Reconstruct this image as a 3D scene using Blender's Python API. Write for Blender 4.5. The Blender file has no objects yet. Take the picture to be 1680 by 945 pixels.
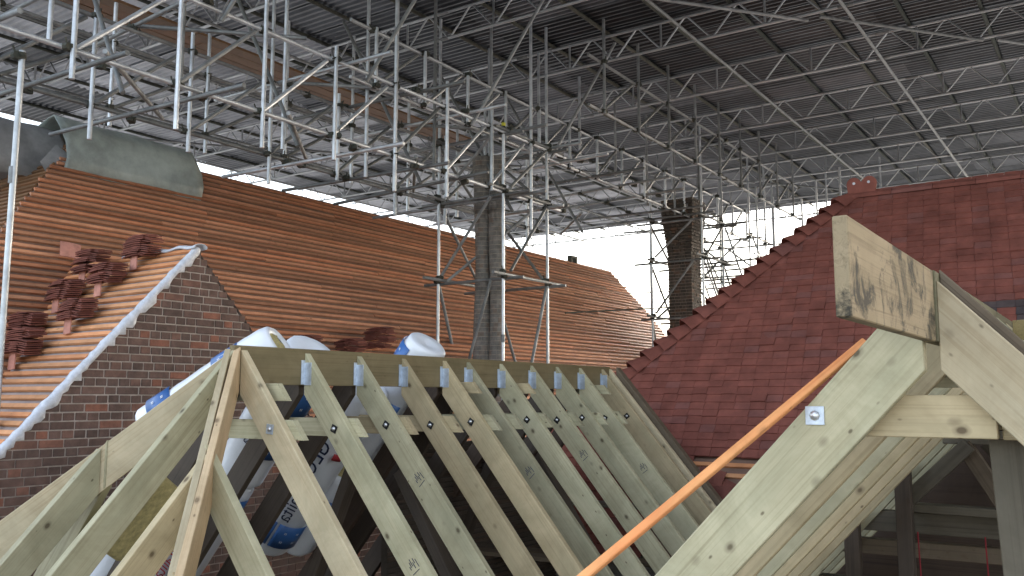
import bpy, bmesh, math, random
from mathutils import Vector, Matrix
from math import sin, cos, tan, radians, pi, sqrt, atan2

R = random.Random(11)
S = bpy.context.scene
COL = S.collection

# ------------------------------------------------------------------ camera, sky, sun, exposure
YAW, TILT = radians(34.1), radians(6.92)
cd = bpy.data.cameras.new('camera'); cd.sensor_width = 36.0; cd.lens = 31.71
cd.clip_start = 0.05; cd.clip_end = 3000
cam = bpy.data.objects.new('camera', cd); COL.objects.link(cam)
cam.location = (0, 0, 0); cam.rotation_euler = (pi/2 + TILT, 0, YAW)
S.camera = cam

SUN_EL, SUN_AZ = radians(30), radians(18)          # azimuth clockwise from +Y
W = bpy.data.worlds.new('World'); S.world = W; W.use_nodes = True
wn, wl = W.node_tree.nodes, W.node_tree.links
wn.clear()
sky = wn.new('ShaderNodeTexSky'); sky.sky_type = 'NISHITA'; sky.sun_disc = False
sky.sun_elevation = SUN_EL; sky.sun_rotation = SUN_AZ
sky.air_density = 1.2; sky.dust_density = 4.0; sky.ozone_density = 1.0
hs = wn.new('ShaderNodeHueSaturation'); hs.inputs['Saturation'].default_value = 0.6
bg = wn.new('ShaderNodeBackground'); bg.inputs['Strength'].default_value = 0.15
wo = wn.new('ShaderNodeOutputWorld')
wl.new(sky.outputs[0], hs.inputs['Color']); wl.new(hs.outputs[0], bg.inputs[0]); wl.new(bg.outputs[0], wo.inputs[0])
sl = bpy.data.lights.new('sun', 'SUN'); sl.energy = 1.2; sl.angle = radians(20); sl.color = (1.0, 0.97, 0.92)
so = bpy.data.objects.new('sun', sl); COL.objects.link(so)
sd = Vector((sin(SUN_AZ)*cos(SUN_EL), cos(SUN_AZ)*cos(SUN_EL), sin(SUN_EL)))
so.rotation_euler = sd.to_track_quat('Z', 'Y').to_euler(); so.location = (0, 40, 20)
S.view_settings.view_transform = 'Standard'; S.view_settings.look = 'None'
S.view_settings.exposure = 2.5; S.view_settings.gamma = 1.0; S.view_settings.use_curve_mapping = False
S.render.engine = 'CYCLES'
S.cycles.max_bounces = 8; S.cycles.diffuse_bounces = 4; S.cycles.glossy_bounces = 3

# ------------------------------------------------------------------ materials
def new_mat(name):
    m = bpy.data.materials.new(name); m.use_nodes = True
    nt = m.node_tree; b = nt.nodes['Principled BSDF']
    return m, nt, nt.nodes, nt.links, b
def ramp(nd, stops):
    r = nd.new('ShaderNodeValToRGB'); e = r.color_ramp.elements
    e[0].position, e[0].color = stops[0][0], (*stops[0][1], 1)
    e[1].position, e[1].color = stops[-1][0], (*stops[-1][1], 1)
    for p, c in stops[1:-1]:
        k = e.new(p); k.color = (*c, 1)
    return r
def mixc(nd, lk, mode, fac, a, b):
    m = nd.new('ShaderNodeMix'); m.data_type = 'RGBA'; m.blend_type = mode
    for sock, v in ((m.inputs[0], fac), (m.inputs[6], a), (m.inputs[7], b)):
        if hasattr(v, 'links'): lk.new(v, sock)
        elif isinstance(v, (int, float)): sock.default_value = v
        else: sock.default_value = (*v, 1)
    return m.outputs[2]
def math_n(nd, lk, op, a, b=None, clamp=False):
    m = nd.new('ShaderNodeMath'); m.operation = op; m.use_clamp = clamp
    for i, v in enumerate((a, b)):
        if v is None: continue
        if hasattr(v, 'links'): lk.new(v, m.inputs[i])
        else: m.inputs[i].default_value = v
    return m.outputs[0]
def noise(nd, lk, vec, scale, detail=4, rough=.55, dist=0):
    n = nd.new('ShaderNodeTexNoise'); n.inputs['Scale'].default_value = scale
    n.inputs['Detail'].default_value = detail; n.inputs['Roughness'].default_value = rough
    n.inputs['Distortion'].default_value = dist
    lk.new(vec, n.inputs['Vector']); return n.outputs['Fac']
def bump(nd, lk, b, h, strength, dist=.01):
    u = nd.new('ShaderNodeBump'); u.inputs['Strength'].default_value = strength; u.inputs['Distance'].default_value = dist
    lk.new(h, u.inputs['Height']); lk.new(u.outputs[0], b.inputs['Normal'])

def wood(name, pale, mid, stain, knots=1.0, rough=.65, grain=1.0, mould=0.0, tone=.35):
    m, nt, nd, lk, b = new_mat(name)
    tc = nd.new('ShaderNodeTexCoord'); oi = nd.new('ShaderNodeObjectInfo')
    off = nd.new('ShaderNodeVectorMath'); off.operation = 'SCALE'; off.inputs[0].default_value = (37, 19, 23)
    lk.new(oi.outputs['Random'], off.inputs['Scale'])
    add = nd.new('ShaderNodeVectorMath'); add.operation = 'ADD'
    lk.new(tc.outputs['Object'], add.inputs[0]); lk.new(off.outputs[0], add.inputs[1])
    mp = nd.new('ShaderNodeMapping'); mp.inputs['Scale'].default_value = (.38, 34, 34); lk.new(add.outputs[0], mp.inputs[0])
    g = noise(nd, lk, mp.outputs[0], 2.2, 6, .6, .7)
    r = ramp(nd, ((.28, mid), (.52, pale), (.78, tuple(.85*p+.15*q for p, q in zip(pale, mid)))))
    lk.new(g, r.inputs[0])
    mp2 = nd.new('ShaderNodeMapping'); mp2.inputs['Scale'].default_value = (1.6, 5, 5); lk.new(add.outputs[0], mp2.inputs[0])
    st = noise(nd, lk, mp2.outputs[0], 1.6, 3, .5)
    c = mixc(nd, lk, 'MIX', math_n(nd, lk, 'MULTIPLY', math_n(nd, lk, 'SUBTRACT', st, .42, True), 2.2, True), r.outputs[0], stain)
    # knots
    mp3 = nd.new('ShaderNodeMapping'); mp3.inputs['Scale'].default_value = (6.0, 8.5, 8.5); lk.new(add.outputs[0], mp3.inputs[0])
    v = nd.new('ShaderNodeTexVoronoi'); v.inputs['Scale'].default_value = 1.0; lk.new(mp3.outputs[0], v.inputs['Vector'])
    sep = nd.new('ShaderNodeSeparateColor'); lk.new(v.outputs['Color'], sep.inputs[0])
    keep = math_n(nd, lk, 'GREATER_THAN', sep.outputs[0], .38)
    kr = ramp(nd, ((.07, (1, 1, 1)), (.11, (.45, .45, .45)), (.19, (0, 0, 0)))); lk.new(v.outputs['Distance'], kr.inputs[0])
    kf = math_n(nd, lk, 'MULTIPLY', math_n(nd, lk, 'MULTIPLY', kr.outputs[0], keep), .8*knots, True)
    c = mixc(nd, lk, 'MIX', kf, c, (.055, .032, .014))
    mp4 = nd.new('ShaderNodeMapping'); mp4.inputs['Scale'].default_value = (11, 19, 19); lk.new(add.outputs[0], mp4.inputs[0])
    v2 = nd.new('ShaderNodeTexVoronoi'); v2.inputs['Scale'].default_value = 1.0; lk.new(mp4.outputs[0], v2.inputs['Vector'])
    sp2 = nd.new('ShaderNodeSeparateColor'); lk.new(v2.outputs['Color'], sp2.inputs[0])
    pr = ramp(nd, ((.06, (1, 1, 1)), (.13, (0, 0, 0)))); lk.new(v2.outputs['Distance'], pr.inputs[0])
    pf = math_n(nd, lk, 'MULTIPLY', math_n(nd, lk, 'MULTIPLY', pr.outputs[0], math_n(nd, lk, 'GREATER_THAN', sp2.outputs[1], .72)), .75*knots, True)
    c = mixc(nd, lk, 'MIX', pf, c, (.07, .045, .02))
    dn_ = noise(nd, lk, add.outputs[0], 3.1, 5, .7, .5)
    dr_ = ramp(nd, ((.35, (.80, .79, .76)), (.62, (1.04, 1.04, 1.04)))); lk.new(dn_, dr_.inputs[0])
    c = mixc(nd, lk, 'MULTIPLY', 1.0, c, dr_.outputs[0])
    # piece to piece hue and tone
    r2 = math_n(nd, lk, 'FRACT', math_n(nd, lk, 'MULTIPLY', oi.outputs['Random'], 7.31))
    c = mixc(nd, lk, 'MULTIPLY', math_n(nd, lk, 'GREATER_THAN', r2, .66), c, (1.03, .91, .84))
    tn = math_n(nd, lk, 'ADD', math_n(nd, lk, 'MULTIPLY', oi.outputs['Random'], tone), 1 - tone*.6)
    cb = nd.new('ShaderNodeCombineColor')
    for i in range(3): lk.new(tn, cb.inputs[i])
    c = mixc(nd, lk, 'MULTIPLY', 1.0, c, cb.outputs[0])
    if mould:
        mn = noise(nd, lk, add.outputs[0], 7, 8, .72, .6)
        mr = ramp(nd, ((.50, (0, 0, 0)), (.60, (1, 1, 1)))); lk.new(mn, mr.inputs[0])
        c = mixc(nd, lk, 'MIX', math_n(nd, lk, 'MULTIPLY', mr.outputs[0], mould), c, (.03, .026, .018))
    lk.new(c, b.inputs['Base Color']); b.inputs['Roughness'].default_value = rough
    b.inputs['Specular IOR Level'].default_value = .3
    bump(nd, lk, b, g, .25*grain, .004)
    return m

def speckle(name, c1, c2, c3=None, scale=8, rough=.85, island=True, bmp=.3, metallic=0, spec=.3, grime=.35):
    """per-piece colour from c1..c2 (some c3), with fine dirt on top"""
    m, nt, nd, lk, b = new_mat(name)
    tc = nd.new('ShaderNodeTexCoord'); oi = nd.new('ShaderNodeObjectInfo'); ge = nd.new('ShaderNodeNewGeometry')
    rnd = math_n(nd, lk, 'FRACT', math_n(nd, lk, 'ADD', oi.outputs['Random'], ge.outputs['Random Per Island']))
    stops = ((0, c1), (.85, c2), (.93, c3)) if c3 else ((0, c1), (1, c2))
    r = ramp(nd, stops); lk.new(rnd, r.inputs[0])
    n = noise(nd, lk, ge.outputs['Position'], scale, 6, .65)
    nr = ramp(nd, ((.3, (1-grime,)*3), (.7, (1+grime*.35,)*3))); lk.new(n, nr.inputs[0])
    c = mixc(nd, lk, 'MULTIPLY', 1.0, r.outputs[0], nr.outputs[0])
    lk.new(c, b.inputs['Base Color']); b.inputs['Roughness'].default_value = rough; b.inputs['Metallic'].default_value = metallic
    b.inputs['Specular IOR Level'].default_value = spec
    n2 = noise(nd, lk, ge.outputs['Position'], scale*9, 4, .6)
    bump(nd, lk, b, n2, bmp, .004)
    return m

M = {}
M['pine'] = wood('treated_pine', (.455, .405, .262), (.325, .285, .172), (.345, .325, .21))
M['pine_pale'] = wood('fresh_pine', (.56, .455, .295), (.45, .345, .205), (.51, .44, .295), knots=.8)
M['pine_wet'] = wood('weathered_ridge', (.27, .235, .105), (.16, .13, .055), (.33, .27, .135), knots=.3, mould=.0, grain=1.6)
M['pine_mould'] = wood('mouldy_ridge', (.30, .255, .165), (.17, .14, .085), (.22, .19, .115), knots=.2, mould=.95, grain=1.6)
M['ridge_old'] = wood('olive_ridge', (.185, .16, .09), (.11, .095, .05), (.15, .135, .075), knots=.4, grain=1.4)
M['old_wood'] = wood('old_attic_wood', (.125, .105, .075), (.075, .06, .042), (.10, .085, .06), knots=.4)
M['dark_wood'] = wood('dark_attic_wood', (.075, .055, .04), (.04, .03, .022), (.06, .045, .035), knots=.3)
M['batten'] = wood('roof_batten', (.52, .245, .14), (.37, .165, .09), (.45, .21, .12), knots=.5, tone=.6, rough=.5)
M['batten_bright'] = wood('brightened_batten', (.70, .345, .17), (.54, .24, .11), (.63, .30, .145), knots=.4, tone=.3)  # batten wood brightened: light on the gable slope is put into the colour
M['batten_dye'] = wood('dyed_batten', (.80, .36, .14), (.68, .25, .09), (.74, .20, .06), knots=.45, tone=.1)
M['plank'] = wood('scaffold_plank', (.22, .115, .055), (.13, .07, .033), (.18, .095, .047), knots=.6)
M['plank_dark'] = wood('dark_scaffold_plank', (.085, .055, .035), (.05, .032, .02), (.07, .045, .03), knots=.6)
M['membrane'] = speckle('roof_membrane', (.21, .125, .09), (.185, .108, .078), scale=3, bmp=.2)
M['membrane_pale'] = speckle('pale_membrane', (.40, .33, .30), (.36, .29, .27), scale=3, bmp=.2)
M['tile'] = speckle('red_tile', (.205, .066, .048), (.245, .080, .058), (.215, .082, .066), scale=5, bmp=.35, grime=.35)
M['tile_dark'] = speckle('slate_grey_tile', (.07, .055, .055), (.10, .07, .065), scale=7)
M['tile_new'] = speckle('stacked_tile', (.15, .05, .036), (.235, .078, .054), scale=9, bmp=.3)
M['tile_pink'] = speckle('pale_tile', (.50, .22, .165), (.54, .25, .19), scale=9, bmp=.25)
M['brick'] = speckle('old_brick', (.115, .072, .057), (.170, .098, .075), (.27, .11, .07), scale=11, bmp=.6, grime=.45)
M['mortar'] = speckle('mortar', (.40, .33, .28), (.40, .33, .28), scale=14, bmp=.6)
M['lead'] = speckle('lead_flashing', (.66, .67, .72), (.66, .67, .72), scale=16, bmp=.7, rough=.5, grime=.3)
M['chimney_dark'] = speckle('sooty_brick', (.085, .072, .062), (.13, .105, .085), (.16, .10, .07), scale=9, bmp=.6, grime=.45)
M['chimney'] = speckle('chimney_brick', (.20, .185, .165), (.26, .24, .215), (.24, .19, .155), scale=9, bmp=.6, grime=.45)
M['tube'] = speckle('galvanised_tube', (.48, .50, .52), (.74, .76, .79), scale=5, rough=.38, metallic=.5, bmp=.08, spec=.5, grime=.35)
M['tube_dull'] = speckle('weathered_tube', (.20, .205, .20), (.34, .345, .345), scale=5, rough=.55, metallic=.4, bmp=.12, grime=.45)
M['alloy'] = speckle('alloy_lattice', (.34, .35, .36), (.56, .57, .58), scale=4, rough=.38, metallic=.6, bmp=.05, spec=.5, grime=.25)
M['coupler'] = speckle('rusty_coupler', (.055, .06, .05), (.10, .095, .075), scale=20, rough=.7, metallic=.4, bmp=.5)
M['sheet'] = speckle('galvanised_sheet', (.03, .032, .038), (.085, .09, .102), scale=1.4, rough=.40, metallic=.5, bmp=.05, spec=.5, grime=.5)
M['sheet_mid'] = speckle('mid_sheet', (.06, .063, .072), (.155, .16, .178), scale=1.4, rough=.42, metallic=.35, bmp=.05, spec=.5, grime=.5)
M['sheet_white'] = speckle('pale_sheet', (.34, .35, .385), (.60, .615, .66), scale=1.4, rough=.5, metallic=.1, bmp=.05, spec=.4, grime=.4)
M['galv'] = speckle('galvanised_plate', (.50, .56, .64), (.62, .68, .76), scale=30, rough=.4, metallic=.6, bmp=.1, spec=.5, grime=.25)
M['black_plate'] = speckle('black_plate', (.03, .03, .03), (.05, .05, .05), scale=30, rough=.4, metallic=.6)
M['bolt'] = speckle('bright_bolt', (.6, .6, .6), (.7, .7, .7), scale=30, rough=.3, metallic=.9)
M['tarp'] = speckle('green_tarpaulin', (.37, .41, .38), (.37, .41, .38), scale=1.8, rough=.35, bmp=.12, grime=.5)
M['tarp_grey'] = speckle('grey_tarpaulin', (.30, .295, .29), (.30, .295, .29), scale=2.2, rough=.6, bmp=.25, grime=.5)
M['plastic'] = speckle('white_wrap', (.74, .75, .78), (.74, .75, .78), scale=2.2, rough=.28, bmp=.9, spec=.5, grime=.12)
M['blue'] = speckle('blue_print', (.035, .11, .30), (.05, .15, .40), scale=6, rough=.35, spec=.5, bmp=.1, grime=.15)
M['ink'] = speckle('navy_print', (.02, .025, .06), (.03, .035, .08), scale=6, rough=.4, bmp=0)
M['red'] = speckle('red_print', (.5, .05, .06), (.5, .05, .06), scale=6, rough=.4, bmp=0)
M['wool'] = speckle('mineral_wool', (.55, .47, .22), (.62, .52, .25), scale=30, rough=1, bmp=1, grime=.4)
M['ground'] = speckle('ground_gravel', (.20, .20, .195), (.20, .20, .195), scale=1.5, bmp=.4)
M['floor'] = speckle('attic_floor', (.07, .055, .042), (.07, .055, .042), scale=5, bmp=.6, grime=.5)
M['yellow'] = speckle('yellow_cap', (.75, .7, .08), (.75, .7, .08), bmp=0)
M['cable'] = speckle('red_cable', (.22, .02, .025), (.22, .02, .025), bmp=0)
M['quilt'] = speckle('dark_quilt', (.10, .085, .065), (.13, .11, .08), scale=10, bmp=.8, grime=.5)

# ------------------------------------------------------------------ helpers
def thing(name, label, cat, loc=(0, 0, 0), group=None):
    o = bpy.data.objects.new(name, None); COL.objects.link(o)
    o.empty_display_size = .1; o.location = loc; o['label'] = label; o['category'] = cat
    if group: o['group'] = group
    return o
WM = {}     # world matrices of objects, kept here because the depsgraph is not evaluated while the script runs
def link(name, mesh, parent=None, mw=None):
    o = bpy.data.objects.new(name, mesh); COL.objects.link(o)
    mw = mw or Matrix.Identity(4); WM[o] = mw
    if parent:
        pm = WM.get(parent)
        if pm is None: pm = Matrix.Translation(parent.location)
        o.parent = parent; o.matrix_parent_inverse = pm.inverted()
    o.matrix_basis = mw
    return o
def tag(o, label, cat, group=None):
    o['label'] = label; o['category'] = cat
    if group: o['group'] = group
    return o
def struct(o): o['kind'] = 'structure'; return o
def mesh_py(name, verts, faces, mat, smooth=False):
    me = bpy.data.meshes.new(name); me.from_pydata([tuple(v) for v in verts], [], faces); me.update()
    bm = bmesh.new(); bm.from_mesh(me); bmesh.ops.recalc_face_normals(bm, faces=bm.faces); bm.to_mesh(me); bm.free()
    me.materials.append(M[mat] if isinstance(mat, str) else mat)
    if smooth:
        for p in me.polygons: p.use_smooth = True
    return me
def frame(o, x, z):
    """matrix with local X along x, local Z near z"""
    x = Vector(x).normalized(); z = Vector(z); y = z.cross(x).normalized(); z = x.cross(y)
    m = Matrix.Identity(4)
    for i, a in enumerate((x, y, z)):
        m[0][i], m[1][i], m[2][i] = a
    m[0][3], m[1][3], m[2][3] = o
    return m
def prism_mesh(name, poly, y0, y1, mat, bev=.003):
    """polygon in local XZ, extruded along local Y"""
    bm = bmesh.new()
    a = [bm.verts.new((p[0], y0, p[1])) for p in poly]; b = [bm.verts.new((p[0], y1, p[1])) for p in poly]
    n = len(poly)
    bm.faces.new(a); bm.faces.new(list(reversed(b)))
    for i in range(n): bm.faces.new((a[i], b[i], b[(i+1) % n], a[(i+1) % n]))
    bmesh.ops.recalc_face_normals(bm, faces=bm.faces)
    if bev: bmesh.ops.bevel(bm, geom=list(bm.edges), offset=bev, segments=1, affect='EDGES', clamp_overlap=True)
    me = bpy.data.meshes.new(name); bm.to_mesh(me); bm.free(); me.materials.append(M[mat]); return me
def box_mesh(name, sx, sy, sz, mat, bev=.0):
    return prism_mesh(name, [(-sx/2, -sz/2), (sx/2, -sz/2), (sx/2, sz/2), (-sx/2, sz/2)], -sy/2, sy/2, mat, bev)
def board(name, p0, p1, w, d, mat, parent, up=(0, 0, 1), bev=.003):
    """timber from p0 to p1 (centre line): w across, d along up"""
    p0, p1 = Vector(p0), Vector(p1); L = (p1-p0).length
    me = prism_mesh(name, [(0, -d/2), (L, -d/2), (L, d/2), (0, d/2)], -w/2, w/2, mat, bev)
    return link(name, me, parent, frame(p0, p1-p0, up))
TUBE = {}
def tube(name, p0, p1, r, mat, parent, seg=10):
    key = (mat, seg)
    if key not in TUBE:
        v, f = [], []
        for k in range(seg):
            a = 2*pi*k/seg; v += [(cos(a), sin(a), 0), (cos(a), sin(a), 1)]
        for k in range(seg):
            i, j = 2*k, 2*((k+1) % seg); f.append((i, j, j+1, i+1))
        f.append(tuple(range(0, 2*seg, 2))); f.append(tuple(range(1, 2*seg, 2)))
        me = mesh_py('tube', v, f, mat)
        for p in me.polygons: p.use_smooth = len(p.vertices) == 4
        TUBE[key] = me
    p0, p1 = Vector(p0), Vector(p1); d = p1-p0
    mw = Matrix.Translation(p0) @ d.to_track_quat('Z', 'Y').to_matrix().to_4x4() @ Matrix.Diagonal((r, r, d.length, 1))
    return link(name, TUBE[key], parent, mw)
def add_box(V, F, c, sx, sy, sz, m=None):
    n = len(V)
    for dz in (-.5, .5):
        for dx, dy in ((-.5, -.5), (.5, -.5), (.5, .5), (-.5, .5)):
            p = Vector((dx*sx, dy*sy, dz*sz))
            if m is not None: p = m @ p
            V.append(tuple(p + Vector(c)))
    F += [tuple(n+i for i in q) for q in ((0, 3, 2, 1), (4, 5, 6, 7), (0, 1, 5, 4), (1, 2, 6, 5), (2, 3, 7, 6), (3, 0, 4, 7))]
def add_cyl(V, F, p0, p1, r, seg=8):
    p0, p1 = Vector(p0), Vector(p1); q = (p1-p0).to_track_quat('Z', 'Y'); n = len(V)
    for k in range(seg):
        a = 2*pi*k/seg; o = q @ Vector((r*cos(a), r*sin(a), 0)); V += [tuple(p0+o), tuple(p1+o)]
    for k in range(seg):
        i, j = n+2*k, n+2*((k+1) % seg); F.append((i, j, j+1, i+1))
    F.append(tuple(range(n, n+2*seg, 2))); F.append(tuple(range(n+1, n+2*seg, 2)))

# scaffold coupler: two bands at right angles, hinge block and two bolts
V, F = [], []
add_cyl(V, F, (0, 0, -.03), (0, 0, .03), .036, 8); add_cyl(V, F, (-.03, .056, 0), (.03, .056, 0), .036, 8)
add_box(V, F, (.034, .03, .0), .03, .05, .05); add_box(V, F, (-.036, .02, .01), .02, .05, .035)
add_cyl(V, F, (.03, -.045, 0), (.085, -.03, 0), .009, 6); add_cyl(V, F, (.0, .06, .03), (.0, .075, .085), .009, 6)
ME_COUPLER = mesh_py('coupler', V, F, 'coupler')
def coupler(p, parent, s=1.0):
    q = Matrix.Rotation(R.uniform(0, 2*pi), 4, 'Z') @ Matrix.Rotation(R.uniform(-.2, .2), 4, 'X')
    return link('coupler', ME_COUPLER, parent, Matrix.Translation(p) @ q @ Matrix.Scale(s, 4))

# ------------------------------------------------------------------ ground
g = link('ground', mesh_py('ground', [(-900, -900, -6), (900, -900, -6), (900, 900, -6), (-900, 900, -6)], [(0, 1, 2, 3)], 'ground')); struct(g)

# ------------------------------------------------------------------ long battened roof
P1 = radians(52); C1 = 6.8
def long_x(z, off=0): return (-(C1-off) - cos(P1)*z)/sin(P1)
N1 = Vector((sin(P1), 0, cos(P1))); DN1 = Vector((cos(P1), 0, -sin(P1)))
RZ, EZ = 3.36, -1.3
def y_left(z): return 6.35 - (RZ - z)*.93       # left hip line
def y_right(z): return 21.75 - max(0, z-2.2)*.42
longroof = thing('battened_roof', 'long orange-brown battened roof running back behind the brick gable', 'roof', (long_x(RZ), 13, -6))
zs = [RZ - k*.45 for k in range(12)]
zs = [z for z in zs if z > EZ] + [EZ]
v = []; f = []
for z in zs:
    v += [(long_x(z), y_left(z), z), (long_x(z), y_right(z), z)]
for k in range(len(zs)-1): f.append((2*k, 2*k+2, 2*k+3, 2*k+1))
n0 = len(v)      # back slope, left hip face and eaves wall close the body
xb = 2*long_x(RZ) - long_x(EZ)
v += [(xb, y_left(EZ), EZ), (xb, y_right(EZ), EZ), (long_x(EZ)-.3, y_left(EZ)+.3, EZ), (long_x(EZ)-.3, y_right(EZ)-.3, EZ),
      (long_x(EZ)-.3, y_left(EZ)+.3, -6), (long_x(EZ)-.3, y_right(EZ)-.3, -6)]
e = 2*(len(zs)-1)
f += [(0, 1, n0+1, n0), (0, n0, e), (1, e+1, n0+1), (e, n0+2, n0+3, e+1), (n0+2, n0+4, n0+5, n0+3)]
link('membrane', mesh_py('membrane', v, f, 'membrane'), longroof)
BAT = {}
def batten_mesh(L, mat, w=.046, d=.026):
    k = (round(L, 1), mat)
    if k not in BAT: BAT[k] = prism_mesh('batten', [(0, -d/2), (k[0], -d/2), (k[0], d/2), (0, d/2)], -w/2, w/2, mat, .0025)
    return BAT[k], k[0]
z = RZ - .06; row = 0
while z > EZ + .03:
    ya, yb = y_left(z) - R.uniform(.0, .05), y_right(z)
    y = ya; first = True
    while y < yb - .15:
        L = R.choice((4.2, 4.8, 5.1, 3.6)) if not first else R.choice((2.4, 3.6, 4.8, 1.8))
        first = False; L = round(min(L, yb-y+R.uniform(-.06, .06)), 1)
        if L < .1: break
        me, L = batten_mesh(L, 'batten')
        c = Vector((long_x(z), y, z)) + N1*.016
        link('batten', me, longroof, frame(c, Vector((R.uniform(-.001, .001), 1, R.uniform(-.003, .003))), N1))
        y += L + .004
    z -= .1*sin(P1); row += 1
# battens on the left hip face, their shade painted in as darker wood
NH = Vector((0, -.733, .68))
z = RZ - .1
while z > .9:
    x0 = long_x(z); me, L = batten_mesh(min(4.0, (RZ-z)*1.6+.3), 'plank')
    link('batten', me, longroof, frame(Vector((x0-.02, y_left(z), z)) + NH*.016, (-1, 0, 0), NH)); z -= .075
# ridge cap ironwork at the far end of the long roof
V, F = [], []
yk = 19.2; xk = long_x(RZ)
add_box(V, F, (xk, yk, RZ+.04), .12, .07, .12); add_box(V, F, (xk, yk+.24, RZ+.04), .12, .07, .12); add_box(V, F, (xk, yk+.12, RZ+.12), .12, .31, .06)
tag(link('ridge_bracket', mesh_py('ridge_bracket', V, F, 'coupler')), 'small dark bracket sitting on the far end of the battened ridge', 'bracket')
rod = thing('iron_rod', 'thin dark rod standing out from the far end of the battened roof', 'rod', (-10.3, 16.9, 1.9))
tube('rod', (-9.86, 16.6, 1.80), (-9.0, 21.9, 2.35), .018, 'coupler', rod, 6)

# ------------------------------------------------------------------ cross gable: brick wall, battened slope, lead verge
GX, GY, GZ = -7.6, 5.62, 1.48
PG = atan2(1.916, 1.803)
gab = thing('brick_gable', 'dark brick gable wall with battened slope and pale lead verge', 'building', (GX-.5, GY, -6))
def slope_z(y): return GZ - abs(y-GY)*tan(PG)
core = []
yA, yB = 2.4, 8.7
poly = [(yA, -6), (yB, -6), (yB, slope_z(yB)-.05), (GY, GZ-.05), (yA, slope_z(yA)-.05)]
v = [(GX-.0085, a, b) for a, b in poly] + [(GX-.24, a, b) for a, b in poly]
n = len(poly); f = [tuple(range(n)), tuple(range(2*n-1, n-1, -1))] + [(i, (i+1) % n, n+(i+1) % n, n+i) for i in range(n)]
wall = link('wall', mesh_py('wall', v, f, 'mortar'), gab)
# bricks, English bond
def brick_variants(hl):
    out = []
    for k in range(4):
        sy = hl - R.uniform(.010, .015); sz = .064 + R.uniform(-.003, .002)
        out.append(box_mesh('brick', .05, sy, sz, 'brick', .004))
    return out
BM = {.225: brick_variants(.225), .1125: brick_variants(.1125)}
cand = []
row = 0; z = GZ - .06
while z > -2.4:
    hl = .1125 if row % 2 else .225
    half = (GZ - z)/tan(PG)
    y0 = max(GY-half, yA); y1 = min(GY+half, yB)
    y = y0 - R.uniform(0, hl) + .02
    while y < y1:
        a, b = max(y, y0+.005), min(y+hl, y1-.005)
        if b-a > .05: cand.append((a, b, z, hl, abs((b-a)-hl) < 1e-6))
        y += hl
        if R.random() < .06: hl = .225 if hl == .1125 else .1125
        else: hl = .1125 if row % 2 else .225
    z -= .0755; row += 1
def vis(c):          # nearest bricks that stand clear of the hip roof count first
    y = (c[0]+c[1])/2; return abs(c[2]-.35)*1.1 + abs(y-5.1)*.75
cand.sort(key=vis)
V, F = [], []
for k, (a, b, zc, hl, full) in enumerate(cand):
    c = Vector((GX - .026 + R.uniform(-.003, .004), (a+b)/2, zc + R.uniform(-.0015, .0015)))
    if k < 300:
        me = R.choice(BM[hl])
        mw = Matrix.Translation(c) @ Matrix.Rotation(R.uniform(-.008, .008), 4, 'X')
        if not full: mw = mw @ Matrix.Diagonal((1, (b-a)/hl, 1, 1))
        link('brick', me, wall, mw)
    else: add_box(V, F, c, .05, (b-a)-.012, .064)
o = link('brickwork', mesh_py('brickwork', V, F, 'brick'), wall); o['kind'] = 'stuff'
# battened slope facing the camera
NG = Vector((0, -sin(PG), cos(PG)))
def gs(x, y): return Vector((x, y, GZ - (GY-y)*tan(PG)))
yl = 2.3
def vx(y):                        # where the slope runs into the long roof
    return long_x(GZ - (GY-y)*tan(PG))
roofg = link('roof', mesh_py('roof', [gs(GX-.02, GY), gs(GX-.02, yl), gs(vx(yl)-.05, yl), gs(vx(GY)-.05, GY),
        (GX-.02, 2*GY-yl, gs(0, yl).z), (vx(yl)-.05, 2*GY-yl, gs(0, yl).z)], [(0, 1, 2, 3), (0, 3, 5, 4)], 'membrane_pale'), gab)
t = .05
while t < 4.6:
    y = GY - t*cos(PG)
    L = abs(GX - vx(y)) - .02
    if L > .15:
        me = prism_mesh('batten', [(0, -.014), (L, -.014), (L, .014), (0, .014)], -.023, .023, 'batten_bright', .0025)
        link('batten', me, roofg, frame(gs(GX-.03, y) + NG*.018, (-1, R.uniform(-.006, .006), 0), NG))
    t += .1
# lead/mortar verge strip with an uneven edge
V, F = [], []
nst = 90; Lv = 4.4
for i in range(nst+1):
    t = i/nst*Lv; y = GY - t*cos(PG); p = gs(GX, y)
    w1 = .012*sin(i*.9) + R.uniform(-.012, .024); h = .026 + R.uniform(-.006, .008)
    dn = .03 + (R.uniform(0, .05) if R.random() < .5 else 0)
    prof = [(-.045-w1, 0, .016), (-.03-w1*.5, 0, h), (-.008, 0, h+.006), (.022, 0, h*.6), (.026, 0, -.005), (.012, 0, -dn), (-.01, 0, -dn)]
    for (dx, _, dz) in prof:
        q = p + NG*dz + Vector((dx, 0, 0)) + Vector((0, 0, R.uniform(-.003, .003))); V.append(tuple(q))
m = 7
for i in range(nst):
    for k in range(m): F.append((i*m+k, i*m+(k+1) % m, (i+1)*m+(k+1) % m, (i+1)*m+k))
F += [tuple(range(m)), tuple(range(nst*m, nst*m+m))]
link('verge_strip', mesh_py('verge_strip', V, F, 'lead', True), gab)
V, F = [], []
for i in range(26):
    x = GX + .05 - i*.05; r = .05 + R.uniform(0, .01)
    for k in range(7):
        a = radians(-20 + 220*k/6); V.append((x, GY + cos(a)*r*1.3, GZ + .01 + sin(a)*r*.6 - .012*sin(i*.8)))
for i in range(25):
    for k in range(6): F.append((i*7+k, i*7+k+1, i*7+8+k, i*7+7+k))
me = mesh_py('ridge_lead', V, F, 'lead', True)
o = link('ridge_lead', me, gab); sm = o.modifiers.new('t', 'SOLIDIFY'); sm.thickness = .004

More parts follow.
